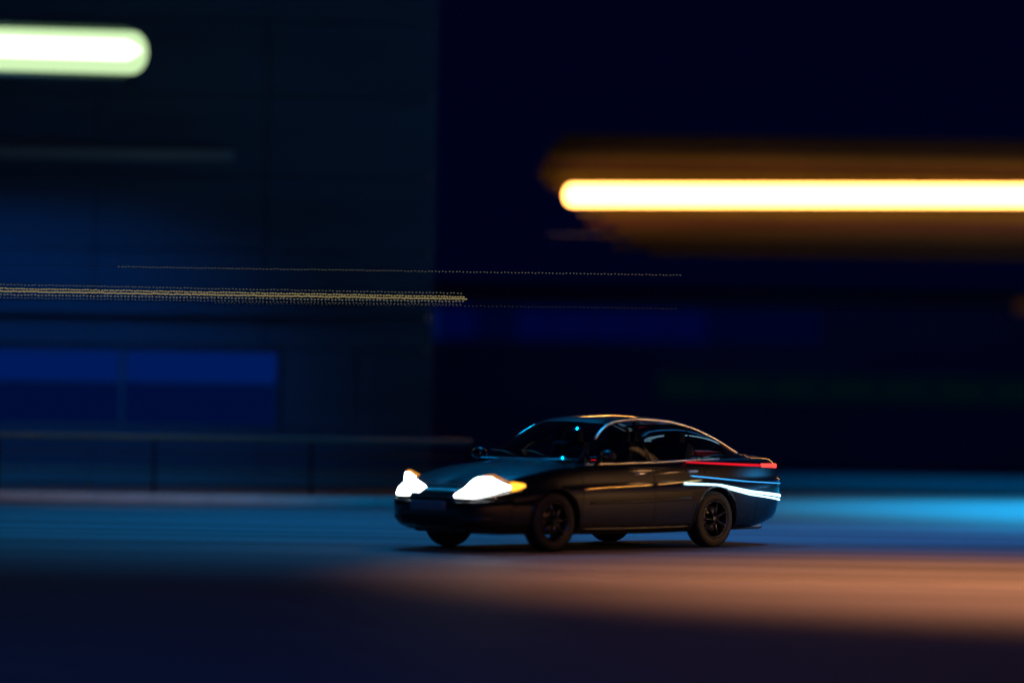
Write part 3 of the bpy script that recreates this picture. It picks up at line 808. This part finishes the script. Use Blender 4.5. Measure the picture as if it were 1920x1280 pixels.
# wheels
def make_wheel():
    root = empty('wheel'); root.parent = car
    bm = BM(); lathe(bm, [(.205, -.095), (.235, -.108), (.285, -.105), (.305, -.085), (.312, -.05), (.313, 0), (.312, .05), (.305, .085), (.285, .105), (.235, .108), (.205, .095), (.205, -.095)], 56)
    for k in range(3): lathe(bm, [(.3135, -.055 + k * .05), (.3160, -.045 + k * .05), (.3160, -.025 + k * .05), (.3135, -.015 + k * .05)], 56)
    obj('tyre', bm, M['rubber'], root, True)
    bm = BM(); lathe(bm, [(.205, .08), (.212, .098), (.200, .100), (.185, .085), (.180, .02), (.186, -.08), (.205, -.09)], 48)
    obj('rim', bm, M['alloy'], root, True)
    for k in range(7):
        bm = BM(); a = k * 2 * math.pi / 7
        rot = Matrix.Rotation(a, 3, 'Y')
        tube(bm, [rot @ Vector((.03, .078, 0)), rot @ Vector((.10, .086, 0)), rot @ Vector((.19, .080, 0))], [.024, .017, .022], 8)
        obj('spoke', bm, M['alloy'], root, True)
    bm = BM(); lathe(bm, [(.001, .098), (.03, .097), (.048, .086), (.05, .06), (.001, .06)], 24); obj('hub_cap', bm, M['alloy'], root, True)
    bm = BM(); lathe(bm, [(.06, .03), (.14, .03), (.14, .01), (.06, .01), (.06, .03)], 32); obj('brake_disc', bm, M['brake'], root, True)
    return root
w0 = make_wheel(); first = True
for (wx, wz) in WH:
    for sd in (-1, 1):
        if first: o = w0; first = False
        else:
            o = w0.copy(); C.objects.link(o); o.parent = car
            for ch in [c for c in bpy.data.objects if c.parent == w0]:
                c = ch.copy(); C.objects.link(c); c.parent = o
        o.location = (wx - A, sd * .755, wz + .006); o.rotation_euler = (0, random.random(), 0 if sd > 0 else math.pi)
# interior
bm = BM(); box(bm, (1.36 - A + .20, 0, .90), (.42, 1.36, .16), .05); obj('dashboard', bm, M['trim'], car)
bm = BM(); lathe(bm, [(.165 + .015 * math.cos(t), .015 * math.sin(t)) for t in [k * math.pi / 4 for k in range(9)]], 28, 'X')
tube(bm, [(0, -.165, 0), (0, .165, 0)], .014, 6); tube(bm, [(0, 0, -.165), (0, 0, 0), (-.16, 0, -.03)], .016, 6)
sw = obj('steering_wheel', bm, M['trim'], car, True); sw.location = (1.72 - A + .20, -.36, .93); sw.rotation_euler = (0, R(-22), 0)
def seat(x, y, w_):
    bm = BM(); box(bm, (x - A + .20, y, .56), (.50, w_, .16), .05)
    box(bm, (x - A + .20 + .29, y, .86), (.14, w_, .62), .05, Matrix.Rotation(R(14), 3, 'Y')); o = obj('seat', bm, M['seat_cloth'], car)
    for yy in ([y] if w_ < .8 else [y - .35, y + .35]):
        bm = BM(); box(bm, (x - A + .20 + .38, yy, 1.20), (.10, .26, .16), .04, Matrix.Rotation(R(10), 3, 'Y')); obj('headrest', bm, M['seat_cloth'], o)
seat(1.98, -.36, .50); seat(1.98, .36, .50); seat(2.90, 0, 1.25)
